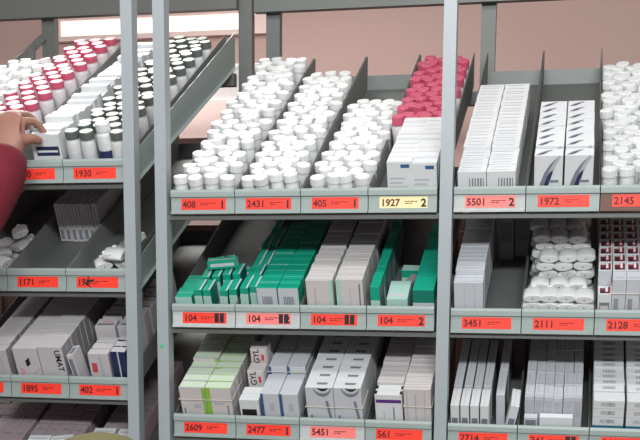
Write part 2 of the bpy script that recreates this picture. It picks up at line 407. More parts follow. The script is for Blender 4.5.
def bottles(kind, tr, what, where, group, ncol, u0, du, v0, v1, dv, side, tilt=6, jw=0.006, stagger=True, skip=None, w0=0.0, heap=0.0):
    v = v0; r_ = 0
    while v < v1:
        for c in range(ncol):
            off = (du * 0.5 if (stagger and r_ % 2) else 0)
            u = u0 + c * du + off
            if u > u0 + (ncol - 1) * du + 0.002 + (du * 0.25 if not stagger else 0) and stagger and c == ncol - 1: continue
            if skip and skip(u, v): continue
            lb = '%s in %s, %s row, %s bottle from %s' % (what, where, ORD[min(r_, 29)], ['first', 'second', 'third', 'fourth', 'fifth'][c], side)
            ta, tb = math.radians(R.uniform(-tilt, tilt)), math.radians(R.uniform(-tilt, tilt))
            if c == 0: tb = abs(tb) * .4
            kind.put(tr, u + R.uniform(-1, 1) * 0.0012, v + R.uniform(-1, 1) * 0.002, w0 + heap * v + R.uniform(0, jw) + 0.017 * (abs(ta) + abs(tb)), (ta, tb, R.uniform(0, 3)), lb, group)
        v += dv; r_ += 1
    return
kw = Kind(bottle('pill_bottle', 0.0156, 0.068, 0.018, 0.0162, 'white', 'cap_white'), 'bottle')
bottles(kw, ('C', 0, 0), 'white bottle', 'tray 408', 'white bottles in tray 408', 4, 0.0195, 0.0352, 0.034, 0.87, 0.0345, 'the post', 9, 0.004, heap=0.030)
bottles(kw, ('C', 1, 0), 'white bottle', 'tray 2431', 'white bottles in tray 2431', 4, 0.0260, 0.0340, 0.034, 0.78, 0.0345, 'tray 408', 7, 0.004, heap=0.015)
bottles(kw, ('C', 2, 0), 'white bottle', 'tray 405', 'white bottles in tray 405', 4, 0.0330, 0.0335, 0.034, 0.56, 0.0345, 'tray 2431', 6, 0.004)
bottles(kw, ('R', 2, 0), 'white bottle', 'tray 2145', 'white bottles in tray 2145', 4, 0.0185, 0.036, 0.040, 0.76, 0.0345, 'tray 1972', 8, 0.010, heap=0.02)
bottles(kw, ('L', -2, 0), 'white bottle', 'the tray beyond the hand', 'white bottles beyond the hand', 4, 0.020, 0.0355, 0.42, 0.72, 0.0365, 'the outer wall', 8, 0.012, w0=0.012)
kr = Kind(bottle('red_capped_bottle', 0.0165, 0.086, 0.022, 0.0158, 'milky', 'red_cap'), 'bottle')
bottles(kr, ('C', 3, 0), 'red capped bottle', 'tray 1927', 'red capped bottles in tray 1927', 4, 0.0195, 0.0355, 0.345, 0.86, 0.038, 'tray 405', 4, 0.010)
kp = Kind(bottle('red_capped_bottle', 0.0190, 0.098, 0.018, 0.0178, 'milky', 'red_cap', 'cap_glare'), 'bottle')
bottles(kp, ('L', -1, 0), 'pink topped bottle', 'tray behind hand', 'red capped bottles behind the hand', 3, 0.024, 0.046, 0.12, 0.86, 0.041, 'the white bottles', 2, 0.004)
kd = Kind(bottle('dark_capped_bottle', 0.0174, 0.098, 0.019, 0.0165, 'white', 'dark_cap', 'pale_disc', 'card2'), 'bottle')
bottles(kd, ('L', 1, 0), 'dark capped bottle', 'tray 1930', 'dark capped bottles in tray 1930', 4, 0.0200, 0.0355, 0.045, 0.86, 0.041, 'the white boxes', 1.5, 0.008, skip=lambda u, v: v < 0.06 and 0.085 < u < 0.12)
kt = Kind(bottle('pill_bottle', 0.0185, 0.122, 0.020, 0.0165, 'card_bright', 'cap_white', None, 'navy'), 'bottle')
kt.put(('L', 1, 0), 0.098, 0.046, 0.0, (0, 0, 0), 'taller white capped bottle with a navy band at the front of tray 1930')

# ------------------------------------------------------------------ boxes
def carton(name, w_, t, h, decals=(), mats=('card',), texts=(), top=None, front=None, side=None):
    """w_ across, t deep, h high; origin at the middle of the front bottom edge. decals: (face, x0, y0, x1, y1, material) in fractions."""
    ml = list(mats)
    def mi(n):
        if n not in ml: ml.append(n)
        return ml.index(n)
    bm = bmesh.new(); box(bm, -w_ / 2, 0, 0, w_ / 2, t, h, 0, 0.0006)
    bm.faces.ensure_lookup_table(); bm.normal_update()
    for f in bm.faces:
        n = f.normal
        if top and n.z > 0.9: f.material_index = mi(top)
        if front and n.y < -0.9: f.material_index = mi(front)
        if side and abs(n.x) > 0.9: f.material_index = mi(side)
    e = 0.0002
    def P(face, x, y):
        x, y = min(1, max(0, x)), min(1, max(0, y))
        if face == 'f': return (-w_ / 2 + x * w_, -e, y * h)
        if face == 't': return (-w_ / 2 + x * w_, y * t, h + e)
        if face == 'r': return (w_ / 2 + e, x * t, y * h)
    for d in decals:
        e += 0.000012
        if d[0] == 'poly':
            poly_quad(bm, [P(d[1], x, y) for x, y in d[2]], mi(d[3]))
        else:
            f_, x0, y0, x1, y1, m_ = d
            quad(bm, [P(f_, x0, y0), P(f_, x1, y0), P(f_, x1, y1), P(f_, x0, y1)], mi(m_))
    for s_, size, x, y, rot, m_ in texts:
        text_into(bm, s_, size, Matrix.Translation((-w_ / 2 + x * w_, -e * 2, y * h)) @ FRONT @ Matrix.Rotation(rot, 4, 'Z'), mi(m_), 0.0004)
    return link_mesh(name, bm, ml)
def barcode(face, x0, y0, x1, y1, m_='grey_ink', n=9, seed=1):
    rr_ = random.Random(seed); out = []; x = x0; st_ = (x1 - x0) / n
    for k in range(n):
        wd = st_ * rr_.uniform(0.3, 0.75); out.append((face, x, y0, x + wd, y1, m_)); x += st_
    return out
def lines(face, x0, y0, x1, y1, n, m_='light_ink', seed=1, fill=0.35):
    rr_ = random.Random(seed); out = []; st_ = (y1 - y0) / n
    for k in range(n):
        out.append((face, x0, y0 + k * st_, x0 + (x1 - x0) * rr_.uniform(0.5, 1), y0 + k * st_ + st_ * fill, m_))
    return out
def arc(face, cx, cy, rx, ry, a0, a1, wd, m_, n=8):
    out = []
    for k in range(n):
        A, B = a0 + (a1 - a0) * k / n, a0 + (a1 - a0) * (k + 1) / n
        w1 = wd * math.sin(math.pi * (k + 0.02) / n) + 0.01; w2 = wd * math.sin(math.pi * (k + 1 - 0.02) / n) + 0.01
        out.append(('poly', face, [(cx + rx * math.cos(A), cy + ry * math.sin(A)), (cx + rx * math.cos(B), cy + ry * math.sin(B)),
                                   (cx + (rx - w2) * math.cos(B), cy + (ry - w2 * .7) * math.sin(B)), (cx + (rx - w1) * math.cos(A), cy + (ry - w1 * .7) * math.sin(A))], m_))
    return out
def row(kind, tr, u, t, v0, v1, what, where, group, jh=0.0015, ju=0.0006, ry=0.0, wfun=None, gap=0.0006, maxn=30, lean=0.0):
    v = v0; k = 0
    while v + t <= v1 + 1e-6 and k < maxn:
        w_ = (wfun(v) if wfun else 0.0) + R.uniform(0, jh)
        lb = '%s, %s from the front, %s' % (what, 'the nearest' if k == 0 else ORD[k], where)
        lb = lb.replace('the nearest from the front', 'frontmost')
        kind.put(tr, u + R.uniform(-ju, ju), v, w_, (lean, ry, 0), lb, group)
        v += t + gap + R.uniform(0, 0.0006); k += 1
NAME = 'medicine_box'
# 1927: two columns
K = Kind(carton(NAME, 0.054, 0.0285, 0.096, [('f', .55, .86, .9, .94, 'blue'), ('t', .05, .1, .95, .2, 'light_ink')] + lines('f', .1, .2, .9, .7, 5), ('card',)), 'box')
for u, sd in ((0.0660, 'tray 405'), (0.1195, 'the post')):
    row(K, ('C', 3, 0), u, 0.0285, 0.030, 0.325, 'white box with blue corner mark', 'column nearer %s, tray 1927' % sd, 'boxes in tray 1927', 0.004)
# 5501
K = Kind(carton(NAME, 0.060, 0.0215, 0.074, barcode('f', .40, .05, .98, .8, 'grey_ink', 6, 3) + [('t', .1, .3, .8, .45, 'light_ink')], ('card',)), 'box')
for u, sd in ((0.036, 'the post'), (0.098, 'tray 1972')):
    row(K, ('R', 0, 0), u, 0.0215, 0.030, 0.62, 'white barcoded medicine box', '%s side, tray 5501' % sd, 'boxes in tray 5501', 0.003, wfun=lambda v: 0.008 if v > 0.15 else 0)
# 1972
def stroke(face, pts, wd, m_):
    out = []
    n = len(pts)
    for k in range(n - 1):
        (x0, y0), (x1, y1) = pts[k], pts[k + 1]
        w0_, w1_ = wd * math.sin(math.pi * (k + .25) / n), wd * math.sin(math.pi * (k + 1.25) / n)
        out.append(('poly', face, [(x0, y0), (x0 + w0_, y0 - w0_ * .5), (x1 + w1_, y1 - w1_ * .5), (x1, y1)], m_))
    return out
sw = stroke('f', [(.06, .0), (.12, .25), (.22, .46), (.36, .66), (.55, .82), (.80, .96)], .20, 'grey_ink')
sw += stroke('f', [(.22, .0), (.26, .2), (.34, .40), (.46, .58), (.60, .70)], .13, 'navy') + stroke('f', [(.50, .66), (.62, .80), (.86, 1.0)], .10, 'light_ink')
sw += stroke('t', [(.05, .05), (.16, .35), (.32, .6), (.55, .8)], .16, 'grey_ink') + stroke('t', [(.16, .05), (.26, .3), (.40, .5)], .09, 'navy')
sw += [('f', .52, .46, .86, .51, 'grey_ink'), ('f', .52, .38, .74, .41, 'light_ink')]
K = Kind(carton(NAME, 0.058, 0.040, 0.108, sw, ('card',)), 'box')
for u, sd in ((0.044, 'tray 5501'), (0.105, 'tray 2145')):
    row(K, ('R', 1, 0), u, 0.040, 0.030, 0.40, 'white box with navy swoosh', 'column nearer %s, tray 1972' % sd, 'boxes in tray 1972', 0.002, gap=0.003, wfun=lambda v: 0.004 if v > .05 else -0.0)
# left rack, white boxes by the hand
K = Kind(carton(NAME, 0.070, 0.025, 0.098, [('t', 0, 0, 1, .22, 'light_ink'), ('f', .15, .50, .95, .72, 'navy'), ('f', .18, .58, .9, .63, 'card_bright')] + lines('f', .1, .1, .9, .4, 3), ('card_bright',)), 'box')
for u, sd in ((0.106, 'the dark caps'),):
    row(K, ('L', 0, 0), u, 0.025, 0.030, 0.80, 'white navy banded box', 'between red and dark caps', 'white boxes beside the hand', 0.012, ju=0.004)

# ---- middle tier
def green(w_, t, h, nm=NAME): return Kind(carton(nm, w_, t, h, [('t', .06, .42, .94, .5, 'green_dark')] + barcode('f', .25, .15, .8, .75, 'grey_ink', 7, 5), ('green',), front='card2'), 'box')
g1 = green(0.047, 0.030, 0.082)
for u, sd in ((0.0715, 'tray 408 above'), (0.120, 'the white boxes')):
    row(g1, ('C', 1, 1), u, 0.030, 0.030, 0.43, 'teal green box with white barcoded front', 'column nearer %s' % ('the loose boxes' if u < .1 else sd), 'barcoded teal boxes under tray 2431', 0.0012)
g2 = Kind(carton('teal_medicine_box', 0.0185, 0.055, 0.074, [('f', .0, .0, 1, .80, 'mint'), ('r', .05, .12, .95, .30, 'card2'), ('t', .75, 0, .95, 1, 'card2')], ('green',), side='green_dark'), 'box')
for c, (u, ry) in enumerate(((0.014, 0.05), (0.036, 0.0))):
    row(g2, ('C', 1, 1), u, 0.055, 0.032 + c * 0.012, 0.43, 'narrow teal box with pale edge', '%s loose column under tray 2431' % ['outer', 'inner'][c], 'narrow teal boxes under tray 2431', 0.010, 0.002, ry)
# 104a pile
g3 = Kind(carton('teal_medicine_box', 0.040, 0.022, 0.058, [('f', .05, .08, .95, .5, 'pink_ink')], ('green',), front='mint'), 'box')
row(g3, ('C', 0, 1), 0.024, 0.022, 0.030, 0.165, 'short teal box with pinkish front', 'beside the post in tray 104', 'stepped teal boxes beside the post', 0.002, 0.002, 0.0, wfun=lambda v: 0.0)
for c, (u, v, w_, ry, rz) in enumerate(((0.057, 0.035, 0, 0.0, 0), (0.078, 0.035, 0, 0.0, 0), (0.112, 0.035, 0, .10, 0), (0.137, 0.04, 0, .03, 0), (0.060, 0.095, 0.004, 0, .05), (0.082, 0.095, 0.006, .04, 0), (0.106, 0.10, 0.008, .05, 0.05), (0.133, 0.10, 0.01, 0, 0), (0.070, 0.16, 0.0, 0, .12), (0.098, 0.17, 0.0, 0, .2))):
    g2.put(('C', 0, 1), u, v, w_, (0, ry, rz), 'narrow teal box, %s one in the loose pile under tray 408' % ORD[c].replace('front', 'first'), 'loose teal boxes under tray 408')
gl = Kind(carton('teal_medicine_box', 0.07, 0.022, 0.020, [('t', .05, .3, .95, .5, 'card2'), ('f', .1, .3, .9, .7, 'card2')], ('green',), side='card2'), 'box')
gl.put(('C', 0, 1), 0.095, 0.125, 0.084, (0, -0.03, 0.12), 'teal box lying flat across the loose pile under tray 408')
gl.put(('C', 0, 1), 0.090, 0.245, 0.002, (0, 0.0, 0.35), 'teal box lying flat behind the loose pile under tray 408')
# 104c
K = Kind(carton(NAME, 0.060, 0.0215, 0.100, [('f', .86, 0, .99, 1, 'mint'), ('f', .3, .2, .36, .8, 'light_ink'), ('t', .05, .1, .95, .25, 'light_ink')] + lines('r', .2, .1, .9, .9, 6), ('card_warm',)), 'box')
K2 = Kind(carton(NAME, 0.060, 0.0215, 0.104, [('f', .0, 0, .18, 1, 'mint'), ('f', .84, .1, .90, .9, 'grey_ink'), ('f', .5, .2, .54, .8, 'light_ink'), ('t', .05, .1, .95, .25, 'light_ink')], ('card_warm',)), 'box')
row(K, ('C', 2, 1), 0.042, 0.0215, 0.030, 0.43, 'white box with mint edge', 'teal side, under tray 405', 'white boxes under tray 405', 0.003)
row(K2, ('C', 2, 1), 0.110, 0.0215, 0.030, 0.43, 'grey striped white box', 'wall side, under tray 405', 'white striped boxes under tray 405', 0.003)
# 104d
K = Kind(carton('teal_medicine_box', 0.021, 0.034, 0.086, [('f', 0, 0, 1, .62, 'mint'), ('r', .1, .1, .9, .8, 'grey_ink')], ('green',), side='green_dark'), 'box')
row(K, ('C', 3, 1), 0.016, 0.034, 0.030, 0.43, 'narrow upright teal box', 'single file beside the wall under tray 1927', 'upright teal boxes under tray 1927', 0.002)
K = Kind(carton('teal_medicine_box', 0.046, 0.072, 0.080, [('f', 0, .0, 1, .62, 'card2'), ('f', 0, .62, 1, 1, 'green_dark')], ('green',)), 'box')
row(K, ('C', 3, 1), 0.123, 0.072, 0.030, 0.43, 'broad teal box', 'against the post, under tray 1927', 'broad teal boxes under tray 1927', 0.001)
K = Kind(carton('teal_medicine_box', 0.046, 0.09, 0.058, [('t', .1, .1, .9, .3, 'card2')], ('mint',)), 'box')
K.put(('C', 3, 1), 0.064, 0.032, 0.0, (0, 0, 0.03), 'pale mint box lying between the teal files under tray 1927')
K = Kind(carton('teal_medicine_box', 0.048, 0.03, 0.030, [('f', 0, .0, 1, .4, 'mint')], ('green',), top='mint'), 'box')
K.put(('C', 3, 1), 0.068, 0.235, 0.0, (0, 0, -0.05), 'small teal box lying alone deep under tray 1927')
K = Kind(carton(NAME, 0.020, 0.085, 0.03, [], ('card_grey',)), 'box')
K.put(('C', 3, 1), 0.060, 0.135, 0.0, (0, 0, -0.25), 'grey narrow box askew behind the pale mint box')
# 3451
K = Kind(carton(NAME, 0.062, 0.0195, 0.101, [('t', .05, .2, .95, .4, 'light_ink')] + [('f', .35, .05, .37, .95, 'light_ink'), ('f', .7, .05, .73, .95, 'light_ink')], ('card2',)), 'box')
row(K, ('R', 0, 1), 0.036, 0.0195, 0.030, 0.43, 'plain white box with faint upright lines', 'single column in tray 3451', 'white boxes in tray 3451', 0.003, wfun=lambda v: 0 if v < .07 else 0.010)
K = Kind(carton(NAME, 0.034, 0.05, 0.105, [('f', .1, .4, .9, .9, 'grey_ink')], ('card_grey',)), 'box')
K.put(('R', 0, 1), 0.095, 0.37, 0.0, (0, 0, 0), 'grey box deep in tray 3451 beside the white column')
K.put(('R', 0, 1), 0.131, 0.385, 0.0, (0, 0, 0.0), 'grey box deep in tray 3451 against the wall by tray 2111')
# 2111 oval bottles lying with their bases out
def oval_bottle():
    rt = empty('oval_bottle'); bm = bmesh.new()
    lathe(bm, [(0.0180, 0), (0.0205, 0.002), (0.0205, 0.040), (0.013, 0.046), (0.0065, 0.047)], 20, 0, 1.0, 0.44)
    bmesh.ops.transform(bm, matrix=Matrix.Rotation(-math.pi / 2, 4, 'X'), verts=bm.verts)
    n0 = len(bm.verts); bm.verts.ensure_lookup_table()
    quad(bm, [(-.0012, -.0003, -.0012), (.0012, -.0003, -.0012), (.0012, -.0003, .0012), (-.0012, -.0003, .0012)], 1)
    link_mesh('bottle_body', bm, ['white', 'black'], rt)
    bm = bmesh.new(); lathe(bm, [(0.0065, 0.0475), (0.0065, 0.056), (0.006, 0.057)], 16, 0)
    bmesh.ops.transform(bm, matrix=Matrix.Rotation(-math.pi / 2, 4, 'X'), verts=bm.verts)
    link_mesh('bottle_cap', bm, 'cap_white', rt)
    return rt
ko = Kind(oval_bottle(), 'bottle')
slots = [(0.024, 4, 4, 0.020), (0.084, 4, 3, 0.026), (0.145, 6, 3, 0.042), (0.206, 7, 3, 0.030), (0.267, 7, 3, 0.024), (0.328, 7, 3, 0.030)]
for si, (v, nl, nc, u0) in enumerate(slots):
    for l in range(nl):
        for c in range(nc):
            u = u0 + c * (0.0360 if nc == 4 else 0.0400) + (0.008 if l % 2 else 0) * (1 if nc < 4 else 0) + R.uniform(-.001, .001)
            ko.put(('R', 1, 1), min(u, 0.128), v + R.uniform(0, .006), 0.0095 + l * 0.0186, (math.radians(R.uniform(-1, 1)), math.radians(R.uniform(-4, 4)), 0),
                   'white oval bottle in tray 2111, %s pile, layer %s up, %s across' % (['front', 'second', 'third', 'fourth', 'fifth', 'sixth'][si], ['one', 'two', 'three', 'four', 'five', 'six', 'seven'][l], ['first', 'second', 'third', 'fourth'][c]), 'oval bottles in tray 2111')
# 2128 picture boxes
pic = [('t', .12, .08, .9, .92, 'maroon'), ('t', .12, .08, .45, .40, 'black'), ('t', .55, .30, .72, .92, 'card_bright'), ('t', .12, .72, .5, .92, 'card_warm')]
K = Kind(carton('picture_box', 0.0275, 0.0385, 0.112, pic + [('f', .1, .05, .9, .3, 'card_grey')], ('card2',)), 'box')
KL = Kind(carton('picture_box', 0.0275, 0.0385, 0.078, pic + [('f', .12, .1, .88, .75, 'grey_ink'), ('f', .2, .2, .8, .65, 'card_warm')], ('card',)), 'box')
KP = Kind(carton('picture_box', 0.0275, 0.0385, 0.112, [('f', .15, .05, .5, .6, 'card_grey'), ('t', .1, .1, .9, .3, 'light_ink')], ('card2',)), 'box')
for c in range(5):
    u = 0.018 + c * 0.0283
    sdw = ['nearest tray 2111', 'second from tray 2111', 'third from tray 2111', 'fourth from tray 2111', 'farthest from tray 2111'][c]
    if c == 0: KL.put(('R', 2, 1), u, 0.030, 0, (0, 0, 0), 'low front box with a maroon picture top in tray 2128')
    else: KP.put(('R', 2, 1), u, 0.030, 0, (0, 0, 0), 'plain topped white front box in tray 2128, column %s' % sdw, 'plain front boxes in tray 2128')
    row(K, ('R', 2, 1), u, 0.0385, 0.072, 0.42, 'white box with maroon picture top', 'column %s' % sdw, 'picture topped boxes in tray 2128', 0.002)

# ---- bottom tier
K = Kind(carton('pale_green_box', 0.0605, 0.030, 0.109, [('f', .88, 0, 1, 1, 'lime'), ('f', .1, .08, .16, .5, 'grey_ink'), ('f', .5, .5, .8, .6, 'light_ink'), ('t', .0, .0, 1, .12, 'light_ink')] + lines('r', .2, .1, .9, .9, 4), ('card_warm',), top='palegreen'), 'box')
K2 = Kind(carton('pale_green_box', 0.0605, 0.030, 0.109, [('f', 0, 0, .2, 1, 'lime'), ('f', .8, .08, .86, .6, 'grey_ink'), ('f', .3, .6, .7, .66, 'light_ink'), ('r', .3, .1, .6, .9, 'light_ink'), ('t', 0, 0, 1, .1, 'lime')], ('card_warm',), top='palegreen'), 'box')
row(K, ('C', 0, 2), 0.046, 0.030, 0.030, 0.43, 'pale green topped box with lime edge', 'post side, tray 2609', 'lime edged boxes in tray 2609', 0.002, wfun=lambda v: 0 if v < .13 else 0.007)
row(K2, ('C', 0, 2), 0.108, 0.030, 0.030, 0.43, 'pale green topped box with lime stripe', 'tray 2477 side, tray 2609', 'lime striped boxes in tray 2609', 0.002)
# 2477
K = Kind(carton(NAME, 0.0425, 0.088, 0.100, [('f', .0, 0, .14, 1, 'blue'), ('f', .45, .55, .7, .75, 'light_ink'), ('f', .3, .12, .9, .2, 'pink_ink'), ('f', .3, .3, .85, .36, 'light_ink')], ('card2',)), 'box')
for c, u in enumerate((0.080, 0.1245)):
    for k, (v, w_) in enumerate(((0.030, 0), (0.122, 0.018), (0.214, 0.018), (0.306, 0.016), (0.398, 0.016))):
        K.put(('C', 1, 2), u, v, w_, (0, 0, 0), 'deep white box with blue edge, %s from the front, %s file' % ((ORD[k] if k else 'nearest'), ['mid tray 2477', 'nearer tray 5451'][c]), 'blue edged boxes in tray 2477')
K = Kind(carton(NAME, 0.046, 0.028, 0.082, [('f', .1, .5, .85, .7, 'black'), ('f', .1, .1, .5, .3, 'grey_ink'), ('r', .2, .3, .8, .8, 'light_ink')], ('card',)), 'box')
row(K, ('C', 1, 2), 0.030, 0.028, 0.030, 0.092, 'small white box with dark lettering', 'front corner of tray 2477', 'small boxes in tray 2477', 0.001)
K = Kind(carton(NAME, 0.040, 0.038, 0.118, [('f', .62, .74, .80, .88, 'red_ink'), ('f', .88, 0, 1, 1, 'light_ink')], ('card_warm',), [('GYL', 0.0200, .50, .68, math.pi / 2, 'black')]), 'box')
row(K, ('C', 1, 2), 0.033, 0.038, 0.098, 0.14, 'tall white box with black upright letters', 'lower one in tray 2477', None, 0.001)
K.put(('C', 1, 2), 0.033, 0.142, 0.034, (0, 0, 0), 'tall white box with black upright letters, raised one in tray 2477')
K3 = Kind(carton(NAME, 0.042, 0.088, 0.118, [('t', .1, .1, .9, .16, 'light_ink')], ('card2',)), 'box')
row(K3, ('C', 1, 2), 0.033, 0.088, 0.184, 0.43, 'plain deep grey white box', 'behind the lettered boxes, tray 2477', 'plain deep boxes in tray 2477', 0.001)
# 5451
sw = arc('f', .62, 1.02, .34, .22, math.radians(185), math.radians(355), .09, 'grey_ink') + arc('f', .64, 1.02, .20, .10, math.radians(185), math.radians(355), .07, 'black')
sw += [('poly', 'f', [(.70, .70), (.80, .72), (.98, .10), (.90, .06)], 'grey_ink'), ('f', .12, .0, .2, .4, 'grey_ink'), ('f', .26, .05, .31, .38, 'light_ink'), ('f', .45, .0, .5, .3, 'light_ink'), ('poly', 't', [(.40, .35), (.75, .35), (.8, .6), (.38, .6)], 'grey_ink')]
K = Kind(carton(NAME, 0.0625, 0.036, 0.120, sw, ('card',), front='card2'), 'box')
for u, sd in ((0.0455, 'tray 2477'), (0.1095, 'tray 561')):
    row(K, ('C', 2, 2), u, 0.036, 0.030, 0.43, 'white box with grey arc print', 'column nearer %s, tray 5451' % sd, 'arc printed boxes in tray 5451', 0.0015)
# 561
K = Kind(carton(NAME, 0.0605, 0.0205, 0.106, [('f', .04, .80, .97, .88, 'purple'), ('t', .0, .1, .08, .8, 'black'), ('t', .92, .1, 1, .8, 'black'), ('f', .66, 0, .71, .7, 'grey_ink'), ('f', .3, .1, .33, .6, 'light_ink')], ('card',)), 'box')
K2 = Kind(carton(NAME, 0.0605, 0.0205, 0.106, [('t', .05, .3, .95, .45, 'light_ink'), ('f', .2, .2, .3, .8, 'light_ink')], ('card_warm',)), 'box')
K3 = Kind(carton(NAME, 0.0595, 0.0205, 0.122, [('f', .1, 0, .14, .95, 'light_ink'), ('f', .4, .1, .46, .9, 'light_ink'), ('f', .75, .05, .79, .95, 'light_ink'), ('t', .05, .3, .95, .45, 'light_ink')], ('card_warm',)), 'box')
row(K, ('C', 3, 2), 0.052, 0.0205, 0.030, 0.073, 'white box with purple stripe', 'front of tray 561', 'purple striped boxes in tray 561', 0.001)
row(K2, ('C', 3, 2), 0.052, 0.0205, 0.0745, 0.43, 'plain white box', 'column behind the purple striped boxes, tray 561', 'plain boxes behind the purple ones', 0.003, wfun=lambda v: 0.005)
row(K3, ('C', 3, 2), 0.116, 0.0205, 0.030, 0.43, 'tall white box with faint upright lines', 'post side, tray 561', 'tall boxes in tray 561', 0.003)
# 2714
K = Kind(carton('slim_medicine_box', 0.0185, 0.072, 0.086, [('f', .15, .25, .85, .62, 'grey_ink'), ('t', .4, .0, .45, 1, 'light_ink')], ('card',)), 'box')
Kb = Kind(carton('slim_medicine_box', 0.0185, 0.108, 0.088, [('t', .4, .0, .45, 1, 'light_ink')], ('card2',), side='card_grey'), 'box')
for c in range(4):
    u = 0.0135 + c * 0.0215
    sdw = ['against the post', 'second from the post', 'third from the post', 'fourth from the post'][c]
    K.put(('R', 0, 2), u, 0.030 + R.uniform(0, .004), 0, (0, 0, 0), 'narrow upright white box at the front of tray 2714, %s' % sdw, 'narrow front boxes in tray 2714')
    row(Kb, ('R', 0, 2), u + 0.001, 0.108, 0.108, 0.43, 'long narrow white box', 'file %s, tray 2714' % sdw, 'long narrow boxes in tray 2714', 0.004, 0.001)
row(Kb, ('R', 0, 2), 0.1105, 0.108, 0.075, 0.42, 'long narrow white box standing apart', 'separate file in tray 2714', 'separate file in tray 2714', 0.003, 0.001)
K.put(('R', 0, 2), 0.127, 0.030, 0.004, (0, 0.20, 0), 'narrow white box leaning against the wall of tray 2714')
# 341
K = Kind(carton('slim_medicine_box', 0.0195, 0.050, 0.100, [('f', .1, .5, .9, .9, 'light_ink'), ('t', .1, .05, .9, .15, 'light_ink'), ('t', .3, .3, .4, .9, 'light_ink')], ('card2',)), 'box')
for c in range(6):
    u = 0.0225 + c * 0.0202
    row(K, ('R', 1, 2), u, 0.050, 0.048, 0.43, 'slim white box', 'file %s from tray 2714, tray 341' % ['first', 'second', 'third', 'fourth', 'fifth', 'sixth'][c], 'slim boxes in tray 341', 0.005, gap=0.002)
K = Kind(carton(NAME, 0.070, 0.016, 0.060, [('f', .1, .3, .8, .5, 'light_ink')], ('card_bright',)), 'box')
K.put(('R', 1, 2), 0.080, 0.028, 0.004, (0, 0.0, 0), 'flat white box in front of the slim boxes in tray 341')
K = Kind(carton(NAME, 0.028, 0.016, 0.062, [('f', .1, .2, .9, .9, 'grey_ink')], ('card2',)), 'box')
K.put(('R', 1, 2), 0.026, 0.028, 0.0, (0, 0, 0), 'small grey box in the front corner of tray 341')
# 5447
K = Kind(carton('barcoded_box', 0.064, 0.0235, 0.110, barcode('t', .3, .25, .72, .75, 'grey_ink', 12, 9) + [('f', .2, .7, .8, .85, 'light_ink')], ('card',)), 'box')
KF = Kind(carton('flat_medicine_box', 0.064, 0.034, 0.0205, barcode('f', .25, .3, .72, .75, 'grey_ink', 12, 4) + [('f', 0, 0, 1, .05, 'light_ink')], ('card',)), 'box')
KT = Kind(carton('flat_medicine_box', 0.064, 0.034, 0.0205, [('f', .05, .2, .95, .8, 'blue')], ('teal',)), 'box')
for u, sd in ((0.037, 'tray 341'), (0.106, 'the picture edge')):
    for k in range(5):
        (KT if k < 2 else KF).put(('R', 2, 2), u, 0.030, k * 0.0209 + 0.0045, (0, 0, 0), '%s box in flat stack, %s from the top, nearer %s, tray 5447' % ('flat teal' if k < 2 else 'flat barcoded', ['fifth', 'fourth', 'third', 'second', 'first'][k], sd), 'flat stacked boxes in tray 5447')
    row(K, ('R', 2, 2), u, 0.0235, 0.066, 0.44, 'white box with barcoded top', 'column nearer %s, tray 5447' % sd, 'barcoded boxes in tray 5447', 0.004)
K = Kind(carton('flat_packet', 0.060, 0.05, 0.012, [], ('teal',)), 'box')
K.put(('R', 2, 2), 0.037, 0.365, 0.118, (0, 0, 0.06), 'flat teal packet lying on the box row in tray 5447')

# ---- left rack lower trays
K = Kind(carton(NAME, 0.0625, 0.028, 0.112, [('poly', 'f', [(.45, .55), (.62, .62), (.6, .78), (.42, .7)], 'black'), ('poly', 'f', [(.12, .2), (.3, .15), (.32, .5), (.16, .55)], 'pink_ink'), ('poly', 'f', [(.2, .1), (.95, .5), (.95, .53), (.2, .14)], 'pink_ink'), ('f', .18, .05, .34, .12, 'grey_ink')], ('card_shaded',), top='card_shaded'), 'box')
K2 = Kind(carton('medicine_carton', 0.0625, 0.028, 0.116, [('poly', 'f', [(.0, .2), (.6, .45), (.6, .47), (.0, .23)], 'light_ink')], ('card_shaded',), [('UMAT', 0.0205, .66, .93, -math.pi / 2 + .04, 'black')], top='card_shaded', side='card_grey'), 'box')
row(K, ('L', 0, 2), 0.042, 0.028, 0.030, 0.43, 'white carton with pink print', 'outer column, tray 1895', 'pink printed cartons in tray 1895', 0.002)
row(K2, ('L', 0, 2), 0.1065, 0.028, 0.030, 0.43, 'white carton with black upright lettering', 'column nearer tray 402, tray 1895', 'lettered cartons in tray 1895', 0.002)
K = Kind(carton(NAME, 0.016, 0.050, 0.095, [('f', .2, .3, .8, .9, 'grey_ink'), ('t', .2, .2, .8, .8, 'grey_ink')], ('card_shaded',)), 'box')
K.put(('L', 1, 2), 0.014, 0.032, 0.0, (0, -0.12, 0), 'slim white carton leaning against the wall beside tray 1895')
K = Kind(carton(NAME, 0.050, 0.024, 0.100, [('f', .12, .5, .38, .75, 'red_ink'), ('f', .15, .1, .9, .16, 'grey_ink'), ('poly', 'f', [(.55, .0), (.75, .0), (.6, .95), (.5, .95)], 'light_ink')], ('card_shaded',)), 'box')
Kn = Kind(carton(NAME, 0.036, 0.024, 0.106, [('f', .45, 0, .55, 1, 'card2')], ('navy',), top='card_shaded'), 'box')
for k, v in enumerate((0.034, 0.062, 0.092)):
    K.put(('L', 1, 2), 0.072, v, 0.0, (0, 0.02, R.uniform(-.05, .05)), 'white carton with a red mark in tray 402, %s from the front' % ['nearest', 'second', 'third'][k], 'red marked cartons in tray 402')
    Kn.put(('L', 1, 2), 0.122, v, 0.0, (0, 0.02, R.uniform(-.05, .05)), 'navy carton with pale stripe in tray 402, %s from the front' % ['nearest', 'second', 'third'][k], 'navy cartons in tray 402')
K = Kind(carton(NAME, 0.050, 0.040, 0.112, [('t', .1, .2, .9, .4, 'grey_ink'), ('t', .3, .55, .8, .7, 'pink_ink')], ('card_shaded',)), 'box')
